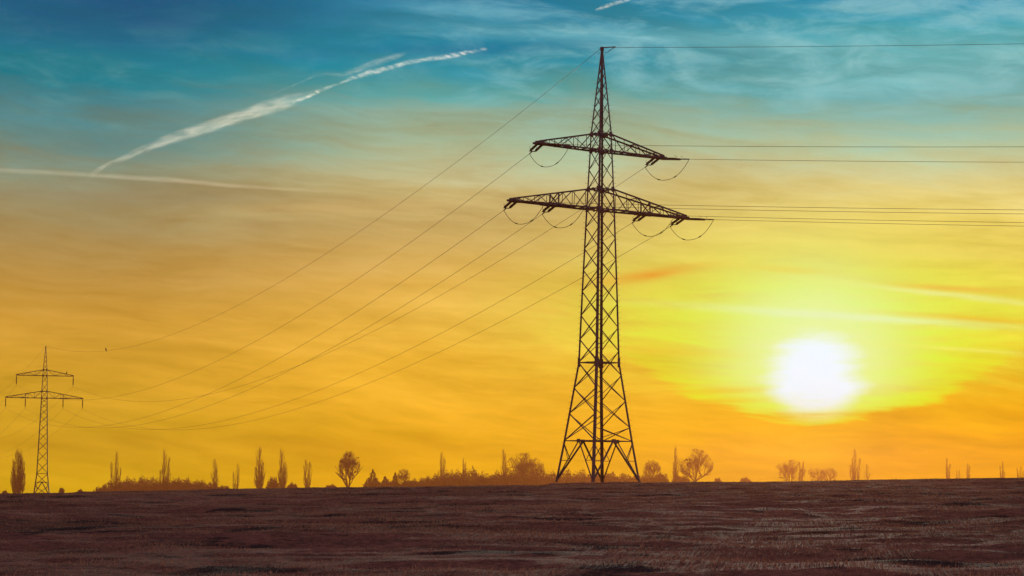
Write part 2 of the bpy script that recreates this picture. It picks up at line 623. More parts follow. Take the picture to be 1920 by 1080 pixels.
def make_mast(root, PZ, PS, levels, base_h, waist_h, leg_w, brace_w, mats, arm_zs, steps=True, prof_nodes=None):
    """Four legs, four laced faces, base portal, waist and arm frames of a square lattice mast (local frame, arms along x)."""
    sz = lambda z: float(np.interp(z, PZ, PS))
    P = lambda sx, sy, z: Vector((sx * sz(z), sy * sz(z), z))
    top = PZ[-1]
    nX, nY, nZ = Vector((1, 0, 0)), Vector((0, 1, 0)), Vector((0, 0, 1))
    for sx, sy in ((-1, -1), (1, -1), (1, 1), (-1, 1)):
        mb = MB()
        for k in range(len(PZ) - 1):
            f = 1 - 0.62 * (PZ[k] / top)
            mb.corner(P(sx, sy, PZ[k]), P(sx, sy, PZ[k + 1]), nX * sx, nY * sy, leg_w * f + 0.03, 0.022)
        if steps and sx * sy < 0:                     # step bolts up two legs
            z = 3.0
            i = 0
            while z < top * 0.93:
                q = P(sx, sy, z)
                dirv = nX * -sx if i % 2 == 0 else nY * -sy
                o = q - (nY * sy * 0.02 if i % 2 == 0 else nX * sx * 0.02) * -1
                mb.tube([o, o + dirv * -0.20], 0.012, 4)
                z += 0.42
                i += 1
        mb.build('leg', mats, root)
        fb = MB()
        q = P(sx, sy, 0)
        fb.tube([q + Vector((0, 0, -0.6)), q + Vector((0, 0, -0.05))], [0.42, 0.40], 12)
        fb.build('footing', CONC, root)
    faces = [((-1, -1), (1, -1), -nY), ((1, -1), (1, 1), nX), ((1, 1), (-1, 1), nY), ((-1, 1), (-1, -1), -nX)]
    for a, b, nv in faces:
        mb = MB()
        lv, bw = levels, brace_w
        if a in ((-1, -1), (1, -1)) and steps:        # two of the faces are laced half a panel higher
            lv = [levels[0]] + [(p + q) / 2 for p, q in zip(levels[:-1], levels[1:])] + [levels[-1]]
            bw = brace_w * .8
        for z0, z1 in zip(lv[:-1], lv[1:]):
            w = bw * (1 - 0.55 * z0 / top)
            mb.angle(P(*a, z0) - nv * .03, P(*b, z1) - nv * .03, nv, w, 0.012)
            mb.angle(P(*b, z0) - nv * .055, P(*a, z1) - nv * .055, nv, w, 0.012)
        for z in arm_zs + [waist_h, base_h]:
            mb.angle(P(*a, z), P(*b, z), nv, brace_w * 1.05, 0.014)
        for z in arm_zs:                              # gusset plates at the arm frames
            for c in (a, b):
                q = P(*c, z)
                ins = (P(*a, z) + P(*b, z)) / 2 - q
                ins.normalize()
                mb.frame_box(q + ins * 0.13 + nv * .012, (ins, nZ, nv), (0.15, 0.17, 0.008))
            mid = (P(*a, z) + P(*b, z)) / 2
            mb.frame_box(mid + nv * .012, ((P(*b, z) - P(*a, z)).normalized(), nZ, nv), (0.09, 0.10, 0.008))
        for c in (a, b):
            q = P(*c, waist_h)
            ins = ((P(*a, waist_h) + P(*b, waist_h)) / 2 - q).normalized()
            mb.frame_box(q + ins * 0.10 + nv * .012, (ins, nZ, nv), (0.12, 0.34, 0.008))
        mb.build('face_lacing', mats, root)
        # portal below the lowest frame: inverted V to the feet, with struts
        pb = MB()
        mid = (P(*a, base_h) + P(*b, base_h)) / 2
        pb.frame_box(mid + nv * .02, ((P(*b, 1) - P(*a, 1)).normalized(), nZ, nv), (0.20, 0.13, 0.008))
        for c in (a, b):
            foot = P(*c, 0.08)
            pb.angle(mid, foot, nv, brace_w * 1.45, 0.016)
            zl = base_h * 0.5
            dg = foot.lerp(mid, 0.52)
            pb.angle(P(*c, dg.z) - nv * .03, dg - nv * .03, nv, brace_w * .6, 0.010)
            pb.angle(P(*c, base_h - .12) - nv * .05, dg - nv * .05, nv, brace_w * .7, 0.010)
        pb.build('portal_brace', mats, root)
    # plan bracing: diamond at the lowest frame and the waist, cross at each arm frame
    for z, ww in ((base_h, 1.3), (waist_h, 1.0)):
        hb = MB()
        s_ = sz(z)
        pts = [Vector((0, -s_, z)), Vector((s_, 0, z)), Vector((0, s_, z)), Vector((-s_, 0, z))]
        for i in range(4):
            hb.angle(pts[i] + nZ * .04, pts[(i + 1) % 4] + nZ * .04, nZ, brace_w * ww, 0.014)
        hb.build('plan_bracing', mats, root)
    for z in arm_zs:
        hb = MB()
        hb.angle(P(-1, -1, z), P(1, 1, z), nZ, brace_w * .8)
        hb.angle(P(-1, 1, z) - nZ * .02, P(1, -1, z) - nZ * .02, nZ, brace_w * .8)
        hb.build('plan_bracing', mats, root)
    cap = MB()
    cap.frame_box(Vector((0, 0, top)), (nX, nY, nZ), (0.10, 0.10, 0.16))
    cap.build('peak_cap', mats, root)
    return sz


def make_arm(root, sz, sx, zb, ztop, L, tip_v, n, w, mats, heavy_u=None):
    """One crossarm reaching out along sx*x, two bottom chords, two top chords, laced."""
    mb = MB()
    nY, nZ = Vector((0, 1, 0)), Vector((0, 0, 1))
    sb, st = sz(zb), sz(ztop)
    B = lambda sy, t: Vector((sx * (sb + (L - sb) * t), sy * (sb + (tip_v - sb) * t), zb))
    Tp = lambda sy, t: Vector((sx * (st + (L - st) * t), sy * (st + (tip_v - st) * t), ztop + (zb + 0.16 - ztop) * t))
    for sy in (-1, 1):
        mb.angle(B(sy, -0.02), B(sy, 1.0), nY * sy, w * 1.35, 0.016)
        mb.angle(Tp(sy, 0), Tp(sy, 1.0), nY * sy, w * 1.15, 0.016)
        k = 0
        for i in range(1, n + 1):
            t0, t1 = (i - 1) / n, i / n
            tm = 1 - (1 - t1) ** 1.15
            tp = 1 - (1 - t0) ** 1.15
            if i < n: mb.angle(B(sy, tm), Tp(sy, tm), nY * sy, w * .6, 0.010)
            if i % 2: mb.angle(Tp(sy, tp), B(sy, tm), nY * sy, w * .62, 0.010)
            else: mb.angle(B(sy, tp), Tp(sy, tm), nY * sy, w * .62, 0.010)
    for i in range(1, n + 1):
        t0, t1 = 1 - (1 - (i - 1) / n) ** 1.15, 1 - (1 - i / n) ** 1.15
        mb.angle(B(-1, t1), B(1, t1), nZ, w * .75, 0.010)
        mb.angle(B(-1 if i % 2 else 1, t0), B(1 if i % 2 else -1, t1), nZ, w * .75, 0.010)
        if i % 2 == 0 and i < n: mb.angle(Tp(-1, t1), Tp(1, t1), nZ, w * .6, 0.010)
    if heavy_u:
        t = (heavy_u - sb) / (L - sb)
        for dt in (-0.03, 0.03):
            mb.angle(B(-1, t + dt), B(1, t + dt), nZ, w * 1.4, 0.016)
        for sy in (-1, 1):
            mb.angle(B(sy, t), Tp(sy, t), nY * sy, w * 1.0, 0.014)
            mb.angle(B(sy, t), Tp(-sy, t), Vector((1, 0, 0)), w * .7, 0.010)
            mb.angle(B(sy, t - .09), B(sy, t + .12), nY * sy, w * 2.0, 0.02)
    # tip plates and the hanger beam
    mb.frame_box(Vector((sx * (L - .15), 0, zb + .03)), (Vector((1, 0, 0)), nY, nZ), (0.34, tip_v + .06, 0.07))
    mb.frame_box(Vector((sx * (L - .62), 0, zb - .02)), (Vector((1, 0, 0)), nY, nZ), (0.10, tip_v + .10, 0.05))
    return mb.build('crossarm', mats, root)


def rod_profile(mb, p0, p1, core=0.035, shed=0.075, nshed=16):
    """long-rod insulator with sheds"""
    p0, p1 = Vector(p0), Vector(p1)
    pts, rad = [], []
    pts += [p0, p0.lerp(p1, .04), p0.lerp(p1, .05)]
    rad += [.05, .05, core]
    for i in range(nshed):
        a = .06 + .88 * i / nshed
        for f, r_ in ((0, core), (.35, shed), (.55, shed), (.9, core)):
            pts.append(p0.lerp(p1, a + .88 / nshed * f))
            rad.append(r_)
    pts += [p0.lerp(p1, .95), p0.lerp(p1, .96), p1]
    rad += [core, .05, .05]
    mb.tube(pts, rad, 8)


big = empty('lattice_pylon', (TX, TY, TG), PHI)
tag(big, 'tall dark lattice tension pylon standing on the crest of the field', 'pylon')
XL = [904, 827, 776, 728, 680, 637, 592, 547, 507, 467, 427, 393, 355, 319, 283, 252, 227, 203, 181, 161, 143, 127, 113, 102]
LV = [zt(y) for y in XL]
arm_z = [zt(393), zt(355), zt(283), zt(252)]
szb = make_mast(big, PZ, PS, LV[1:], zt(827), zt(680), 0.15, 0.066, STEEL, arm_z)
LOW_Z, LOW_T, UP_Z, UP_T = arm_z
LL, UL = 8.25, 5.95
for sx in (-1, 1):
    make_arm(big, szb, sx, LOW_Z, LOW_T, LL, 0.30, 7, 0.085, STEEL, 4.4)
    make_arm(big, szb, sx, UP_Z, UP_T, UL, 0.30, 5, 0.085, STEEL)

MW = Matrix.Translation((TX, TY, TG)) @ Matrix.Rotation(PHI, 4, 'Z')
MWI = MW.inverted()

# ------------------------------------------------------------------ far suspension pylon
FD = 525.0
fb_ = at(78, 923, FD)
FX, FY = fb_.x, fb_.y
FG = gz(FX, FY) - 0.05
FPHI = R(10)
def zf(py): return at(78 + (924 - py) / 274 * 8, py, FD).z - FG
def halff(wpx): return wpx / FPX * FD / 2 / (math.cos(FPHI) + math.sin(FPHI))
far_p = empty('lattice_pylon', (FX, FY, FG), FPHI)
tag(far_p, 'small distant lattice pylon with hanging insulators beside a poplar', 'pylon')
FPROF = [(925, 36), (888, 24.4), (746.5, 13.9), (733.6, 13.0), (704.4, 10.5), (693.6, 9.6), (650, 1.6)]
FZ = [0.0] + [zf(y) for y, _ in FPROF[1:]]
FS = [halff(w) for _, w in FPROF]
flv = [0.0, 2.3] + [zf(y) for y in (888, 866, 846, 827, 810, 794, 779, 766, 756, 746.5, 733.6, 719, 704.4, 693.6, 683, 674, 666, 659, 654)]
f_arm = [zf(746.5), zf(733.6), zf(704.4), zf(693.6)]
szf = make_mast(far_p, FZ, FS, flv, zf(904), zf(888), 0.16, 0.10, STEEL, f_arm, steps=False)
FLL, FUL = 8.25, 6.1
for sx in (-1, 1):
    make_arm(far_p, szf, sx, f_arm[0], f_arm[1], FLL, 0.18, 6, 0.10, STEEL, 4.05)
    make_arm(far_p, szf, sx, f_arm[2], f_arm[3], FUL, 0.18, 4, 0.10, STEEL)
FMW = Matrix.Translation((FX, FY, FG)) @ Matrix.Rotation(FPHI, 4, 'Z')

# name, arm position of the strings towards the far pylon and towards the right, height, far arm position, far height
PHASES = [('upper left', -5.9, -5.85, UP_Z, -FUL, f_arm[2]), ('upper right', 5.25, 5.6, UP_Z, FUL, f_arm[2]),
          ('lower left tip', -8.2, -8.1, LOW_Z, -FLL, f_arm[0]), ('lower inner left', -4.65, -4.4, LOW_Z, -4.05, f_arm[0]),
          ('lower inner right', 4.0, 4.2, LOW_Z, 4.05, f_arm[0]), ('lower right tip', 7.8, 8.1, LOW_Z, FLL, f_arm[0])]
HANG = 2.25
far_pts = {}
for nm, u, u2, z, fu, fz in PHASES:
    p0, p1 = Vector((fu, 0, fz - .05)), Vector((fu, 0, fz - HANG))
    hanger = MB()
    rod_profile(hanger, p0 + Vector((0, 0, -.15)), p1 + Vector((0, 0, .30)), 0.07, 0.12, 12)
    hanger.tube([p0, p0 + Vector((0, 0, -.16))], .03, 6)
    ins = hanger.build('insulator', CERAM, far_p)
    k = MB()
    k.tube([p1 + Vector((0, 0, .31)), p1], .03, 6)
    k.bar(p1 + Vector((0, -.22, 0)), p1 + Vector((0, .22, 0)), Vector((1, 0, 0)), .07, .06)
    k.build('clamp', STEEL, ins)
    far_pts[nm] = FMW @ p1

# ------------------------------------------------------------------ insulators of the big pylon and all wires
RDIR = Vector((0.902, -0.431, 0))
SPAN_R = 280.0
BDIR = Vector((FX - TX, FY - TY, 0)).normalized()
SPAN_B = 350.0


def sag_pts(a, b, sag, n=70, t1=1.0):
    out = []
    for i in range(n + 1):
        t = t1 * i / n
        p = a.lerp(b, t)
        p.z -= 4 * sag * t * (1 - t)
        out.append(p)
    return out


def wire(name, pts, r_, label, cat, group=None, nsides=5):
    mb = MB()
    mb.tube(pts, r_, nsides)
    o = mb.build(name, WIRE, None, True, loc=tuple(pts[0]))
    return tag(o, label, cat, group)


WR = 0.0145
SAGS = {'upper left': 9.2, 'upper right': 9.2, 'lower left tip': 9.2, 'lower inner left': 9.2, 'lower inner right': 9.3, 'lower right tip': 9.3}
DESC = {'upper left': 'the left end of upper crossarm', 'upper right': 'the right end of upper crossarm', 'lower left tip': 'the left tip of lower crossarm',
        'lower inner left': 'the inner left hanger of lower crossarm', 'lower inner right': 'the inner right hanger of lower crossarm', 'lower right tip': 'the right tip of lower crossarm'}


def dead_end(root, u, z, side, target_dir, slope, v0):
    """double tension string from the arm towards a span; returns the world point where the wire starts"""
    dl = (MWI.to_3x3() @ Vector((target_dir.x, target_dir.y, -slope))).normalized()
    ux = Vector((1, 0, 0))
    ins = None
    upv = Vector((0, 0, 1))
    for k in (-1, 1):
        a = Vector((u + k * 0.23, v0, z - 0.03))
        p0 = a + dl * 0.18
        p1 = a + dl * 1.95
        mb = MB()
        rod_profile(mb, p0, p1, 0.05, 0.095, 20)
        mb.tube([a, p0 + dl * .02], .022, 5)
        mb.tube([p1 - dl * .02, a + dl * 2.08], .022, 5)
        for q, sg in ((p0, 1), (p1, -1)):               # arcing horns
            mb.tube([q, q + upv * .16 + ux * k * .05, q + upv * .26 + ux * k * .10 + dl * .14 * sg], .012, 4)
        if ins is None: ins = mb.build('insulator', CERAM, root)
        else: mb.build('second_rod', CERAM, ins)
    mb2 = MB()
    a = Vector((u, v0, z - 0.03))
    y = a + dl * 2.10
    mb2.bar(y - ux * .27, y + ux * .27, dl.cross(ux).normalized(), .11, .035)
    e = a + dl * 2.75
    mb2.tube([y, y + dl * .12, y + dl * .16, e], [.03, .03, .05, .042], 6)
    mb2.build('clamp', STEEL, ins)
    return MW @ e


for nm, u, u2, z, fu, fz in PHASES:
    a = dead_end(big, u, z, -1, BDIR, 0.155, -0.34)
    b = far_pts[nm]
    wire('overhead_wire', sag_pts(a, b, SAGS[nm]), WR,
         'sagging wire from %s of tall pylon to far pylon' % DESC[nm], 'wire', 'wires between the tall pylon and the far pylon')
    c = dead_end(big, u2, z, 1, RDIR, 0.062, 0.34)
    d = c + RDIR * SPAN_R
    wire('overhead_wire', sag_pts(c, d, 4.3), WR,
         'taut wire leaving %s of tall pylon rightwards' % DESC[nm], 'wire', 'wires leaving the tall pylon to the right')
    # jumper loop under the arm
    mid = (a + c) / 2
    pts = []
    for i in range(33):
        t = i / 32
        p = a.lerp(c, t)
        p.z -= 1.28 * (1 - abs(2 * t - 1) ** 2.3)
        pts.append(p)
    mb = MB()
    mb.tube(pts, 0.02, 5)
    for i in (10, 22):
        mb.tube([pts[i] + (pts[i - 1] - pts[i]) * .9, pts[i] + (pts[i + 1] - pts[i]) * .9], .04, 6)
    o = mb.build('jumper_loop', WIRE, None, True, loc=tuple(pts[0]))
    tag(o, 'slack jumper loop hanging below %s of tall pylon' % DESC[nm], 'jumper wire', 'jumper loops under the crossarms')
    e = b + BDIR * SPAN_B + Vector((0, 0, -1.0))
    wire('overhead_wire', sag_pts(b, e, 8.5), WR,
         'thin wire beyond far pylon from %s of that pylon' % DESC[nm], 'wire', 'wires beyond the far pylon')

ptop = MW @ Vector((0, 0, PZ[-1] + .10))
ftop = FMW @ Vector((0, 0, FZ[-1] + .12))
pl = ptop + BDIR * .25
pr = ptop + RDIR * .25
wire('earth_wire', sag_pts(pl, ftop, 8.7), WR, 'topmost earth wire sagging from the tall pylon peak to the far pylon peak', 'wire')
wire('earth_wire', sag_pts(pr, pr + RDIR * SPAN_R, 4.7), WR, 'topmost earth wire running right from the tall pylon peak', 'wire')
wire('earth_wire', sag_pts(ftop, ftop + BDIR * SPAN_B + Vector((0, 0, -1)), 8.0), WR, 'topmost earth wire running on beyond the far pylon peak', 'wire')
mb = MB()
for d_ in (BDIR, RDIR):
    mb.tube([ptop + d_ * .05, ptop + d_ * (.5 if d_ is BDIR else 1.1)], [.045, .035], 6)
mb.build('earth_wire_clamp', STEEL, big, loc=None)
cl = [o for o in COL.objects if o.name.startswith('earth_wire_clamp')][0]
cl.matrix_parent_inverse = MWI
# bonding tails at the peak
pa = ptop + RDIR * 1.1
mb = MB()
q0 = MW @ Vector((0.05, 0.1, PZ[-1] - 1.0))
mb.tube([q0, q0 + (pa - q0) * .25 + Vector((0, 0, .35)), q0 + (pa - q0) * .6 + Vector((0, 0, .25)), pa - RDIR * .05], .014, 4)
o = mb.build('bonding_cable', WIRE, big)
o.matrix_parent_inverse = MWI
mb = MB()
qb = ptop + BDIR * 1.2 - Vector((0, 0, .28))
mb.tube([qb, ptop + Vector((0, 0, -.34)) + BDIR * .3, ptop + RDIR * .5 + Vector((0, 0, -.36)), pa - Vector((0, 0, .02))], .014, 4)
o = mb.build('bonding_cable', WIRE, big)
o.matrix_parent_inverse = MWI


# ------------------------------------------------------------------ birds
def bird(loc, yaw, s, label):
    root = empty('perched_bird', loc, yaw)
    tag(root, label, 'bird', 'birds resting on the line')
    mb = MB()
    mb.tube([(-.05 * s, 0, .06 * s), (-.03 * s, 0, .12 * s), (0, 0, .26 * s), (.05 * s, 0, .40 * s), (.07 * s, 0, .47 * s), (.10 * s, 0, .53 * s), (.13 * s, 0, .58 * s), (.13 * s, 0, .62 * s)],
            [.03 * s, .09 * s, .125 * s, .10 * s, .06 * s, .075 * s, .065 * s, .015 * s], 10)
    mb.tube([(.17 * s, 0, .555 * s), (.26 * s, 0, .53 * s)], [.03 * s, .004 * s], 6)
    body = mb.build('body', FEATHER, root, True)
    t = MB()
    t.frame_box(Vector((-.10 * s, 0, -.04 * s)), (Vector((.35, 0, 1)).normalized(), Vector((0, 1, 0)), Vector((1, 0, -.35)).normalized()), (.19 * s, .05 * s, .015 * s))
    t.build('tail', FEATHER, root)
    for sy in (-1, 1):
        wg = MB()
        wg.tube([(.03 * s, sy * .09 * s, .40 * s), (-.02 * s, sy * .125 * s, .25 * s), (-.09 * s, sy * .07 * s, .05 * s)], [.04 * s, .05 * s, .008 * s], 6)
        wg.build('wing', FEATHER, root, True)
        lg = MB()
        lg.tube([(0, sy * .04 * s, .14 * s), (.01 * s, sy * .04 * s, 0)], .014 * s, 5)
        lg.build('leg', FEATHER, root)


tt = 0.735
bp = pl.lerp(ftop, tt)
bp.z -= 4 * 8.7 * tt * (1 - tt) - .01
bird(bp, R(150), 0.9, 'small dark bird perched on the sagging topmost wire')
bird(FMW @ Vector((4.6, 0, f_arm[2] + (f_arm[3] - f_arm[2]) * .28 + .06)), R(20), 1.0, 'dark bird perched on the right upper crossarm of the far pylon')


# ------------------------------------------------------------------ trees
def rnd(a, b): return random.uniform(a, b)


DEEP = 1.8                                     # trees stand this much deeper than the listed distances


def ground_at(px, Y):
    d = ray(px, 900)
    x = d.x / d.y * Y
    return Vector((x, Y, gz(x, Y)))


def poplar(px, Y, spires, seed, label, dens=1.0):
    """columnar bare poplar; spires = (px offset, top pixel row, width in pixels) of each stem"""
    Y *= DEEP
    random.seed(seed)
    g = ground_at(px, Y)
    root = empty('poplar_tree', g)
    tag(root, label, 'tree', 'poplars along the horizon')
    tr, cr = MB(1.0), MB(1.45)
    mpp = Y / FPX
    for i, (ox, topy, wpx) in enumerate(spires):
        top = at(px + ox, topy, Y)
        H = top.z - g.z
        half_w = wpx * mpp / 2 * 1.3
        bx = ox * mpp
        b0 = Vector((bx * .45, rnd(-.3, .3), 0))
        tip = Vector((top.x - g.x, rnd(-.4, .4), H))
        m1 = Vector((bx * .9, 0, H * .3))
        stem = lambda t: (b0 * (1 - t) ** 2 + m1 * 2 * t * (1 - t) + tip * t * t)
        tr.tube([stem(k / 10) + Vector((rnd(-.06, .06), rnd(-.06, .06), 0)) for k in range(11)],
                [max(.035, .026 * H * .55 * (1 - k / 10.4) ** 0.9 / (1.25 if len(spires) > 1 else 1)) for k in range(11)], 5)
        nb = int((22 + H * 1.1) * dens)
        for b in range(nb):
            t0 = .06 + .86 * (b + rnd(0, 1)) / nb
            prof = math.sin(min(1, (t0 + .12) / .55) * math.pi / 2) * (1 - t0 ** 2.4) ** .8
            reach = half_w * prof * rnd(.55, 1.15)
            L = min(H * (1 - t0) * .85, H * rnd(.16, .30)) + .4
            a = rnd(0, 2 * math.pi)
            dv = Vector((math.cos(a), math.sin(a), 0))
            p0 = stem(t0)
            pts = [p0, p0 + dv * reach * .55 + Vector((0, 0, L * .25)), p0 + dv * reach * .9 + Vector((0, 0, L * .6)), p0 + dv * reach + Vector((rnd(-.1, .1), 0, L))]
            r0 = max(.03, .011 * H * (1 - t0) * .55 + .02)
            cr.tube(pts, [r0, r0 * .75, r0 * .5, .014], 3)
            for k in range(int(5 * dens)):
                f = rnd(.15, 1)
                j = min(2, int(f * 3))
                q = pts[j].lerp(pts[j + 1], f * 3 - j)
                aa = rnd(0, 2 * math.pi)
                l2 = rnd(.5, 1.5) * H / 18
                q1 = q + Vector((math.cos(aa) * l2 * .3, math.sin(aa) * l2 * .3, l2 * .8))
                cr.tube([q, q1, q1 + Vector((0, 0, l2 * .5))], [.022, .018, .010], 3, False)
    tr.build('trunk', BARK, root)
    cr.build('crown', TWIG, root)
    return root


def bare_tree(px, topy, wpx, Y, seed, label, name='bare_tree', balls=(), low=.22, levels=5, spread=.62, density=1.0, group='bare trees along the horizon', extra_h=1.0):
    """round-headed leafless tree grown by branching; balls = mistletoe clumps (px, py, diameter in pixels)"""
    Y *= DEEP
    random.seed(seed)
    g = ground_at(px, Y)
    root = empty(name, g)
    tag(root, label, 'tree', group)
    mpp = Y / FPX
    H = at(px, topy, Y).z - g.z
    RW = wpx * mpp / 2
    tr, cr = MB(1.0), MB(1.45)
    hb = H * low
    lean = Vector((rnd(-.03, .03) * H, 0, hb))
    r0 = H * .028
    tr.tube([Vector((0, 0, -.3)), lean * .5, lean], [r0 * 1.25, r0, r0 * .9], 7)
    cz = H * (.53 + low * .35)
    hz = H - cz

    def inside(p):
        return (p.x / RW) ** 2 + (p.y / RW) ** 2 + ((p.z - cz) / (hz * 1.02)) ** 2

    def grow(p, d, L, r_, lev):
        pts = [p]
        rr = [r_]
        q = p.copy()
        nseg = 3
        dd = d.copy()
        for k in range(nseg):
            dd = (dd + Vector((rnd(-.22, .22), rnd(-.22, .22), rnd(-.06, .16)))).normalized()
            q = q + dd * (L / nseg)
            if inside(q) > 1.08 and lev > 1:
                break
            pts.append(q.copy())
            rr.append(r_ * (1 - .55 * (k + 1) / nseg))
        if len(pts) < 2: return
        (tr if lev < 1 else cr).tube(pts, rr, 4 if lev < 2 else 3, lev < 2)
        if lev >= levels: return
        kids = random.choice((3, 3, 4)) if lev < levels - 1 else int(4 * density)
        for k in range(kids):
            f = rnd(.45, 1.0)
            j = min(len(pts) - 2, int(f * (len(pts) - 1)))
            b = pts[j].lerp(pts[j + 1], f * (len(pts) - 1) - j)
            a = rnd(0, 2 * math.pi)
            o = dd.orthogonal().normalized()
            o.rotate(Matrix.Rotation(a, 3, dd))
            nd = (dd * rnd(.7, 1) + o * rnd(.45, 1.0) * spread * 1.5 + Vector((0, 0, .08))).normalized()
            grow(b, nd, L * rnd(.60, .80), max(.010, r_ * .52), lev + 1)

    nl = 9
    for k in range(nl):
        a = 2 * math.pi * (k + rnd(0, .6)) / nl
        tilt = rnd(.25, 1.7)
        d = Vector((math.cos(a) * tilt * RW / hz, math.sin(a) * tilt * RW / hz, 1.0)).normalized()
        grow(lean * rnd(.6, 1), d, (H - hb) * rnd(.38, .5), r0 * .55, 0)
    grow(lean, Vector((rnd(-.1, .1), rnd(-.1, .1), 1)).normalized(), (H - hb) * .48, r0 * .7, 0)
    tr.build('trunk', BARK, root)
    cr.build('crown', TWIG, root)
    for bx, by, bd in balls:
        c = at(bx, by, Y + rnd(-RW * .3, RW * .3)) - g
        mb = MB()
        rad = bd * mpp / 2
        for k in range(150):
            v = Vector((random.gauss(0, 1), random.gauss(0, 1), random.gauss(0, 1))).normalized()
            e = c + v * rad * rnd(.75, 1.15)
            o = v.orthogonal().normalized() * rad * .22
            o.rotate(Matrix.Rotation(rnd(0, 6.28), 3, v))
            s_ = c + v * rad * rnd(0, .55)
            mb.add([s_ - o, s_ + o, e + o * .5, e - o * .5], [(0, 1, 2, 3)])
        mb.build('mistletoe', MISTLE, root)
    return root


def twig_cloud(mb, c, rx, ry, rz, n, size, base_z, up=.5):
    """leafless brushwood: many short twigs and slivers through a domed volume, thick below, ragged on top"""
    ph = [rnd(0, 6.28) for _ in range(4)]
    for k in range(n):
        a = rnd(0, 2 * math.pi)
        rr = math.sqrt(rnd(0, 1))
        e = 1 + .12 * math.sin(3 * a + ph[0]) + .08 * math.sin(7 * a + ph[1])
        x, y = math.cos(a) * rr * e, math.sin(a) * rr * e
        zmax = math.sqrt(max(0, 1 - min(1, rr) ** 2)) * (1 + .10 * math.sin(x * 9 + ph[2]) + .06 * math.sin(x * 21 + y * 9 + ph[3]))
        z = zmax * rnd(0, 1) ** .8
        p = Vector((c.x + x * rx, c.y + y * ry, base_z + z * rz))
        edge = max(rr, z / max(zmax, .01))
        s_ = size * rnd(.5, 1.25) * (1.25 - .75 * edge ** 3)
        d = Vector((x * .8 + rnd(-.6, .6), y * .8 + rnd(-.6, .6), up + rnd(-.3, .6))).normalized()
        o = d.orthogonal().normalized()
        o.rotate(Matrix.Rotation(rnd(0, 6.28), 3, d))
        wv = o * s_ * rnd(.14, .34)
        mb.add([p - wv, p + wv, p + d * s_ + wv * .3, p + d * s_ - wv * .3], [(0, 1, 2, 3)])


def shrub(px, topy, wpx, Y, seed, label, name='bare_shrub', dens=1.0, group='low shrubs along the horizon'):
    Y *= DEEP
    random.seed(seed)
    g = ground_at(px, Y)
    mpp = Y / FPX
    H = at(px, topy, Y).z - g.z
    root = empty(name, g)
    tag(root, label, 'shrub', group)
    st = MB()
    for k in range(7):
        a = rnd(0, 6.28)
        st.tube([(0, 0, -.2), (math.cos(a) * .15 * H, math.sin(a) * .15 * H, H * .4), (math.cos(a) * .3 * H, math.sin(a) * .3 * H, H * .8)], [.08, .05, .02], 4)
    st.build('stem', BARK, root)
    mb = MB()
    twig_cloud(mb, Vector((0, 0, 0)), wpx * mpp / 2, wpx * mpp / 2, H, int((250 + 40 * wpx) * dens), 1.3, 0)
    for k in range(int(14 * dens)):
        a = rnd(0, 6.28)
        q = Vector((math.cos(a) * rnd(0, .8) * wpx * mpp / 2, rnd(-.5, .5), H * .4))
        mb.tube([q, q + Vector((rnd(-.5, .5), 0, H * .35)), q + Vector((rnd(-.9, .9), 0, H * rnd(.5, .72)))], [.05, .035, .012], 3, False)
    mb.build('crown', TWIG, root)
    return root


def conifer(px, topy, wpx, Y, seed, label):
    Y *= DEEP
    random.seed(seed)
    g = ground_at(px, Y)
    mpp = Y / FPX
    H = at(px, topy, Y).z - g.z
    rb = wpx * mpp / 2
    root = empty('conifer_tree', g)
    tag(root, label, 'tree', 'conifers in the middle wood')
    t = MB()
    t.tube([(0, 0, -.2), (0, 0, H * .97)], [H * .02, .03], 6)
    t.build('trunk', BARK, root)
    mb = MB()
    n = 1500
    for k in range(n):
        z = rnd(0.03, 1) ** 1.25
        rmax = rb * (1 - z) ** .8 * (1 + .22 * math.sin(z * 30 + seed)) + .12
        a = rnd(0, 6.28)
        rr = rmax * math.sqrt(rnd(.1, 1)) * (1 + .2 * math.sin(5 * a + seed))
        p = Vector((math.cos(a) * rr, math.sin(a) * rr, z * H))
        d = Vector((math.cos(a), math.sin(a), rnd(-.4, .35))).normalized()
        s_ = rnd(.7, 1.5) * (1.2 - z * .6)
        o = d.orthogonal().normalized()
        o.rotate(Matrix.Rotation(rnd(0, 6.28), 3, d))
        wv = o * s_ * .28
        mb.add([p - d * s_ * .4 - wv, p - d * s_ * .4 + wv, p + d * s_ * .6], [(0, 1, 2)])
    mb.build('crown', CONIFER, root)


def woodland(name, humps, Y, seed, label, size=1.3, k=26):
    """a low wood that reads as one mass: humps = (px, top row, width px, depth offset)"""
    Y *= DEEP
    random.seed(seed)
    mb = MB()
    for px, topy, wpx, dy in humps:
        g = ground_at(px, Y + dy)
        mpp = (Y + dy) / FPX
        H = at(px, topy, Y + dy).z - g.z
        rx = wpx * mpp / 2
        twig_cloud(mb, g, rx, rx * .8, H, int(wpx * k * 1.25 + 160), size, g.z)
        for q in range(int(wpx * .5)):
            a = rnd(-1, 1)
            b = g + Vector((a * rx * .75, rnd(-1, 1) * rx * .4, H * .25))
            hh = H * math.sqrt(max(.05, 1 - a * a)) * rnd(.75, 1.06)
            mb.tube([b, b + Vector((a * .5, 0, hh * .4)), g + Vector((a * rx * .9, rnd(-1, 1), hh))], [.07, .05, .014], 3, False)
    o = mb.build(name, TWIG)
    tag(o, label, 'wood', None, 'stuff')


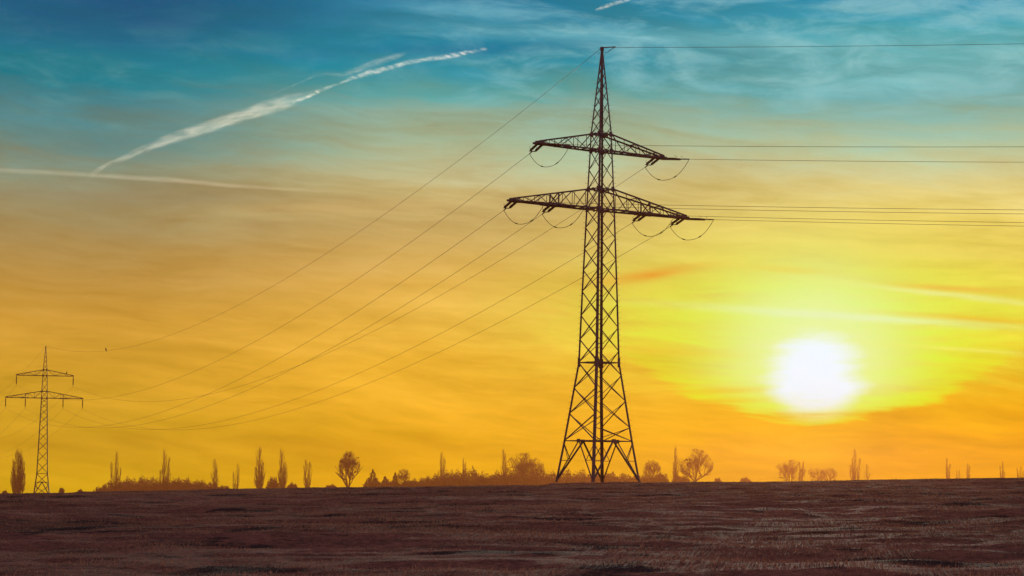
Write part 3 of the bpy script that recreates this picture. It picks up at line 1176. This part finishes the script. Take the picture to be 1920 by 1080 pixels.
POP = [
    (34, 720, [(0, 843, 19), (-8, 862, 12), (8, 860, 13), (-12, 884, 9), (12, 888, 9), (4, 850, 14)], 'dense broad poplar left of the far pylon', 1.5),
    (218, 900, [(0, 846, 9), (-9, 866, 8), (8, 876, 8)], 'poplar with three spires rising from the left end of the wood', .9),
    (309, 900, [(-1, 843, 10), (8, 858, 9), (-9, 880, 6)], 'poplar with a shorter side spire above the middle of the left wood', 1.0),
    (402, 860, [(0, 861, 13), (4, 878, 11)], 'slim single poplar at the right end of the left wood', 1.1),
    (443, 900, [(3, 870, 8), (-5, 884, 7)], 'smallest poplar, two thin stems, alone on the open crest', .9),
    (486, 860, [(0, 839, 17), (5, 866, 13), (-6, 875, 11)], 'tallest full poplar of the open row, pointed and evenly shaped', 1.25),
    (530, 870, [(-2, 843, 14), (4, 866, 12), (-5, 880, 9), (6, 884, 10)], 'full poplar with a low bushy scrub on its left side', 1.15),
    (576, 880, [(-3, 862, 10), (5, 866, 10)], 'poplar with a split flat top, last before the mistletoe tree', 1.1),
    (828, 1000, [(0, 846, 9), (5, 857, 7), (-5, 882, 7)], 'narrow poplar behind the middle wood with twin tips', .9),
    (869, 1020, [(0, 858, 6), (4, 866, 5)], 'thin short poplar tip showing above the middle wood', .8),
    (944, 1000, [(0, 841, 9), (3, 850, 7)], 'slender poplar just left of the great spreading tree', .9),
    (1267, 900, [(0, 837, 9), (-4, 866, 9), (4, 880, 9)], 'slender tall poplar just left of the mistletoe oak right of the pylon', 1.1),
    (1500, 900, [(-1, 866, 5), (6, 864, 5)], 'pair of thin poplar stems beside the round tree below the sun', .9),
    (1604, 900, [(-1, 841, 9), (-6, 858, 6), (8, 858, 7), (-10, 872, 6)], 'broad poplar with several spires right of the sun', 1.0),
    (1626, 900, [(0, 869, 10)], 'short rounded poplar right of the many spired poplar', .9),
    (1777, 920, [(-2, 858, 5), (4, 869, 6)], 'two stemmed poplar, leftmost of the far right row', .9),
    (1796, 940, [(-2, 882, 3), (3, 881, 4)], 'tiny forked poplar between two larger ones at far right', .7),
    (1814, 920, [(0, 868, 5), (4, 873, 5)], 'thin poplar right of the tiny forked one', .8),
    (1880, 920, [(0, 865, 5), (-5, 873, 3), (4, 884, 5)], 'pointed poplar with small side shoots near the right edge', .8),
    (1913, 920, [(1, 875, 7), (-6, 877, 3), (6, 884, 4)], 'flat topped poplar at the right edge of the view', .8),
]
for i, (px, Y, sp, lab, dn) in enumerate(POP):
    poplar(px, Y, sp, 100 + i, lab, dn)

bare_tree(655, 846, 42, 860, 31, 'upright bare tree heavy with dark mistletoe left of the middle wood',
          balls=[(640, 865, 7), (650, 872, 12), (645, 868, 7), (663, 867, 8), (658, 869, 6), (656, 855, 5), (667, 870, 5), (659, 888, 6), (643, 888, 4), (650, 852, 3), (672, 858, 3), (666, 885, 4), (646, 899, 4)],
          low=.08, spread=.42)
bare_tree(985, 849, 74, 880, 32, 'great spreading bare tree rising above the middle wood', low=.15, spread=.65, density=1.4)
bare_tree(757, 879, 26, 900, 33, 'small bare tree with a round open head between conifers and wood', low=.4)
bare_tree(1222, 862, 34, 900, 34, 'round headed bare tree right of the tall pylon feet', low=.3, density=1.2)
bare_tree(1304, 842, 66, 860, 35, 'wide bare oak with dark mistletoe balls right of the tall pylon',
          balls=[(1305, 863, 9), (1292, 871, 10), (1287, 862, 5), (1294, 862, 5), (1307, 874, 7), (1283, 864, 3), (1320, 864, 3), (1301, 868, 5), (1309, 880, 5)], low=.14, spread=.55)
bare_tree(1481, 862, 58, 900, 36, 'low wide bare tree with two mistletoe balls below the sun', balls=[(1472, 875, 5), (1487, 886, 5), (1493, 878, 2.5)], low=.08, spread=.5)
bare_tree(1531, 873, 34, 920, 37, 'low thin bare tree with two mistletoe balls right of the sun glow', balls=[(1533, 887, 4), (1541, 886, 3.5)], low=.08, levels=4)
bare_tree(1555, 874, 30, 930, 38, 'low thin bare tree right of its mistletoe laden neighbour', low=.08, levels=4)

conifer(699, 880, 30, 900, 41, 'wide dark conifer at the left end of the middle wood')
conifer(741, 886, 19, 900, 42, 'narrow dark conifer beside the small round headed tree')
conifer(722, 893, 22, 905, 43, 'low blunt conifer between the wide and the narrow one')

shrub(512, 894, 26, 880, 51, 'low shrub between the two fullest poplars')
shrub(548, 906, 20, 880, 52, 'flat shrub right of the second full poplar')
shrub(622, 909, 26, 880, 53, 'flat shrub left of the upright mistletoe tree', dens=.8)
shrub(1346, 897, 14, 860, 54, 'small shrub right of the wide mistletoe oak')
shrub(1397, 896, 22, 880, 55, 'lone rounded shrub on the open crest left of the sun')
shrub(116, 915, 7, 700, 56, 'tiny upright shrub right of the far pylon')
shrub(151, 918, 5, 700, 57, 'tiniest shrub alone left of the left wood')
shrub(10, 921, 8, 700, 58, 'tiny shrub at the left edge beside the dense poplar')
shrub(1240, 886, 30, 880, 59, 'broad shrub under the round headed tree right of the pylon')
shrub(1278, 893, 34, 880, 60, 'broad low shrub at the foot of the slender poplar right of the pylon')

woodland('woodland', [(190, 912, 30, 0), (205, 903, 34, 20), (225, 898, 44, 0), (243, 894, 34, 10), (268, 892, 36, 0), (290, 894, 34, 20), (312, 896, 36, 0), (332, 895, 30, 10),
                           (352, 897, 32, 0), (375, 899, 36, 10), (398, 905, 32, 0), (420, 911, 30, 0), (260, 900, 120, 30), (340, 902, 120, 30)], 900, 61,
         'low brown wood on the horizon at left below three poplars')
woodland('woodland', [(700, 896, 40, 0), (730, 899, 40, 0), (775, 898, 36, 0), (800, 894, 36, 10), (822, 888, 40, 0), (842, 880, 30, 20), (860, 882, 44, 0), (880, 876, 50, 10), (900, 884, 40, 0),
                             (918, 889, 26, 0), (935, 882, 40, 10), (955, 878, 40, 0), (985, 872, 60, 20), (1012, 876, 46, 10), (1035, 884, 44, 0), (850, 893, 160, 30), (980, 888, 170, 30), (760, 904, 130, 20)], 900, 62,
         'brown wood mass on the horizon left of the tall pylon')
woodland('woodland', [(1060, 879, 42, 0), (1090, 880, 40, 10), (1118, 882, 40, 0), (1145, 884, 36, 0), (1170, 887, 38, 10), (1196, 889, 36, 0), (1215, 891, 34, 0), (1120, 890, 170, 30)], 920, 63,
         'brown wood mass on the horizon behind the feet of the tall pylon')


# ------------------------------------------------------------------ contrails: curved tubes of thin cloud high beyond everything
CD = 30000.0


def contrail(name, pts, label, dens, seed, nscale=(1, 1), thresh=(.35, .62), cat='contrail', hollow=0.0, fade=.93):
    """pts = (px, py, half width px). The density falls off from the curved centre line inside a tube of the same curve."""
    P3 = [at(x, y, CD) for x, y, _ in pts]
    a, b = P3[0], P3[-1]
    mpp = CD / FPX
    L = (b - a).length
    ex = (b - a).normalized()
    ey = Vector((0, 1, 0))
    ey = (ey - ex * ey.dot(ex)).normalized()
    ez = ex.cross(ey)
    M = Matrix((ex, ey, ez)).transposed().to_4x4()
    M.translation = a
    loc = [((p - a).dot(ex) / L, (p - a).dot(ez), w * mpp) for p, (_, _, w) in zip(P3, pts)]
    zs = [l[1] for l in loc]
    z0, z1 = min(zs), max(zs)
    zr = max(z1 - z0, 1.0)
    rmax = max(l[2] for l in loc)
    n = 60
    xs_ = [l[0] for l in loc]
    mb = MB()
    cp, cr_ = [], []
    for i in range(n + 1):
        t = i / n
        cp.append(Vector((t * L, 0, float(np.interp(t, xs_, zs)))))
        cr_.append(float(np.interp(t, xs_, [l[2] for l in loc])) * 1.02)
    mb.tube(cp, cr_, 12)

    m = bpy.data.materials.new('ice_cloud')
    m.use_nodes = True
    t = m.node_tree
    t.nodes.clear()
    X.tree = t
    sp = t.nodes.new('ShaderNodeSeparateXYZ')
    co = obj_co(t)
    t.links.new(co, sp.inputs[0])
    x, y, z = (X(sp.outputs[i]) for i in range(3))
    tt_ = x * (1 / L)
    grey = lambda f: X(ramp(tt_, [(q[0], (f(q),) * 3) for q in loc]))
    def lum(nd):
        s_ = t.nodes.new('ShaderNodeSeparateColor')
        t.links.new(nd.s, s_.inputs[0])
        return X(s_.outputs[0])
    cz = lum(grey(lambda q: (q[1] - z0) / zr)) * zr + z0
    rd = lum(grey(lambda q: q[2] / rmax)) * rmax
    dz = z - cz
    rn = X.m('SQRT', y * y + dz * dz) / rd
    fall = sstep(rn, 1.0, .25)
    if hollow: fall = fall * (1.0 - sstep(rn, .75, .1) * hollow)
    k = 1 / (rmax * 0.45)
    nz = noise(vec(x * (k * .55 * nscale[0]) + dz * (k * .5), y * k, dz * (k * nscale[1])), 1.0, 5, .62, .6)
    ends = sstep(tt_, 0.0, .05) * sstep(tt_, 1.0, fade)
    d = fall * sstep(nz, thresh[0], thresh[1]) * ends * dens
    v = t.nodes.new('ShaderNodeVolumePrincipled')
    v.inputs['Color'].default_value = (0.98, 0.97, 0.93, 1)
    v.inputs['Anisotropy'].default_value = 0.8
    t.links.new(d.s, v.inputs['Density'])
    o_ = t.nodes.new('ShaderNodeOutputMaterial')
    t.links.new(v.outputs[0], o_.inputs['Volume'])
    m.cycles.volume_step_rate = 0.25
    o = mb.build(name, m)
    o.matrix_world = M
    tag(o, label, cat)
    return o


contrail('contrail', [(160, 342, 3), (170, 330, 6), (185, 318, 6), (200, 309, 5.5), (235, 296, 8), (270, 279, 10.5), (320, 260, 13), (365, 246, 14.5), (410, 232, 15.5), (455, 216, 14.5), (500, 202, 18), (540, 190, 17), (580, 176, 10), (628, 159, 5)],
         'broad curved white contrail sweeping up across the left sky', .0041, 1, (.55, 1.0), (.36, .66), hollow=.5, fade=.66)
contrail('contrail', [(540, 197, 3), (575, 181, 6), (605, 168, 5), (635, 157, 3), (655, 148, 5), (690, 137, 8), (730, 127, 7), (765, 117, 6), (790, 113, 5), (830, 107, 7), (860, 102, 7), (890, 96, 5), (922, 88, 3)],
         'broken beaded contrail continuing towards the pylon top', .0085, 2, (.9, .45), (.47, .64))
contrail('contrail', [(495, 184, 2), (530, 168, 3), (560, 155, 3.5), (590, 143, 4), (612, 138, 4), (640, 141, 6), (665, 133, 9), (700, 119, 11), (735, 108, 9), (765, 98, 5)],
         'faint thin contrail strand arching above the broad curved one', .0019, 3, (.8, 1.0), (.36, .75))
contrail('contrail', [(-60, 316, 7), (0, 319, 7), (120, 325, 7), (250, 333, 7), (330, 338, 7), (420, 347, 6), (520, 354, 5), (600, 358, 5), (700, 361, 4)],
         'long thin straight contrail crossing under the curved one at left', .0022, 4, (.12, .7), (.12, .75), fade=.55)
contrail('contrail', [(1115, 20, 3), (1135, 12, 6), (1150, 7, 5), (1168, 2, 6), (1190, -6, 4)],
         'short bright contrail fragment at the top edge above the pylon', .004, 5, (1.2, .8), (.44, .62))

# ------------------------------------------------------------------ evening haze over the whole scene
hz = MB()
hz.box((0, 970, 5.0), (1000, 1060, 31.0))
hm = bpy.data.materials.new('evening_haze')
hm.use_nodes = True
t = hm.node_tree
t.nodes.clear()
v = t.nodes.new('ShaderNodeVolumePrincipled')
v.inputs['Color'].default_value = (1.0, 0.35, 0.08, 1)
v.inputs['Density'].default_value = HAZE
v.inputs['Anisotropy'].default_value = 0.4
v2 = t.nodes.new('ShaderNodeVolumePrincipled')     # coarse droplets: the forward glow under and around the sun
v2.inputs['Color'].default_value = (1.0, 0.30, 0.07, 1)
v2.inputs['Density'].default_value = GLOW
v2.inputs['Anisotropy'].default_value = 0.93
va = t.nodes.new('ShaderNodeAddShader')
t.links.new(v.outputs[0], va.inputs[0])
t.links.new(v2.outputs[0], va.inputs[1])
om = t.nodes.new('ShaderNodeOutputMaterial')
t.links.new(va.outputs[0], om.inputs['Volume'])
tag(hz.build('haze', hm), 'thin evening haze over the field and trees', None, None, 'stuff')
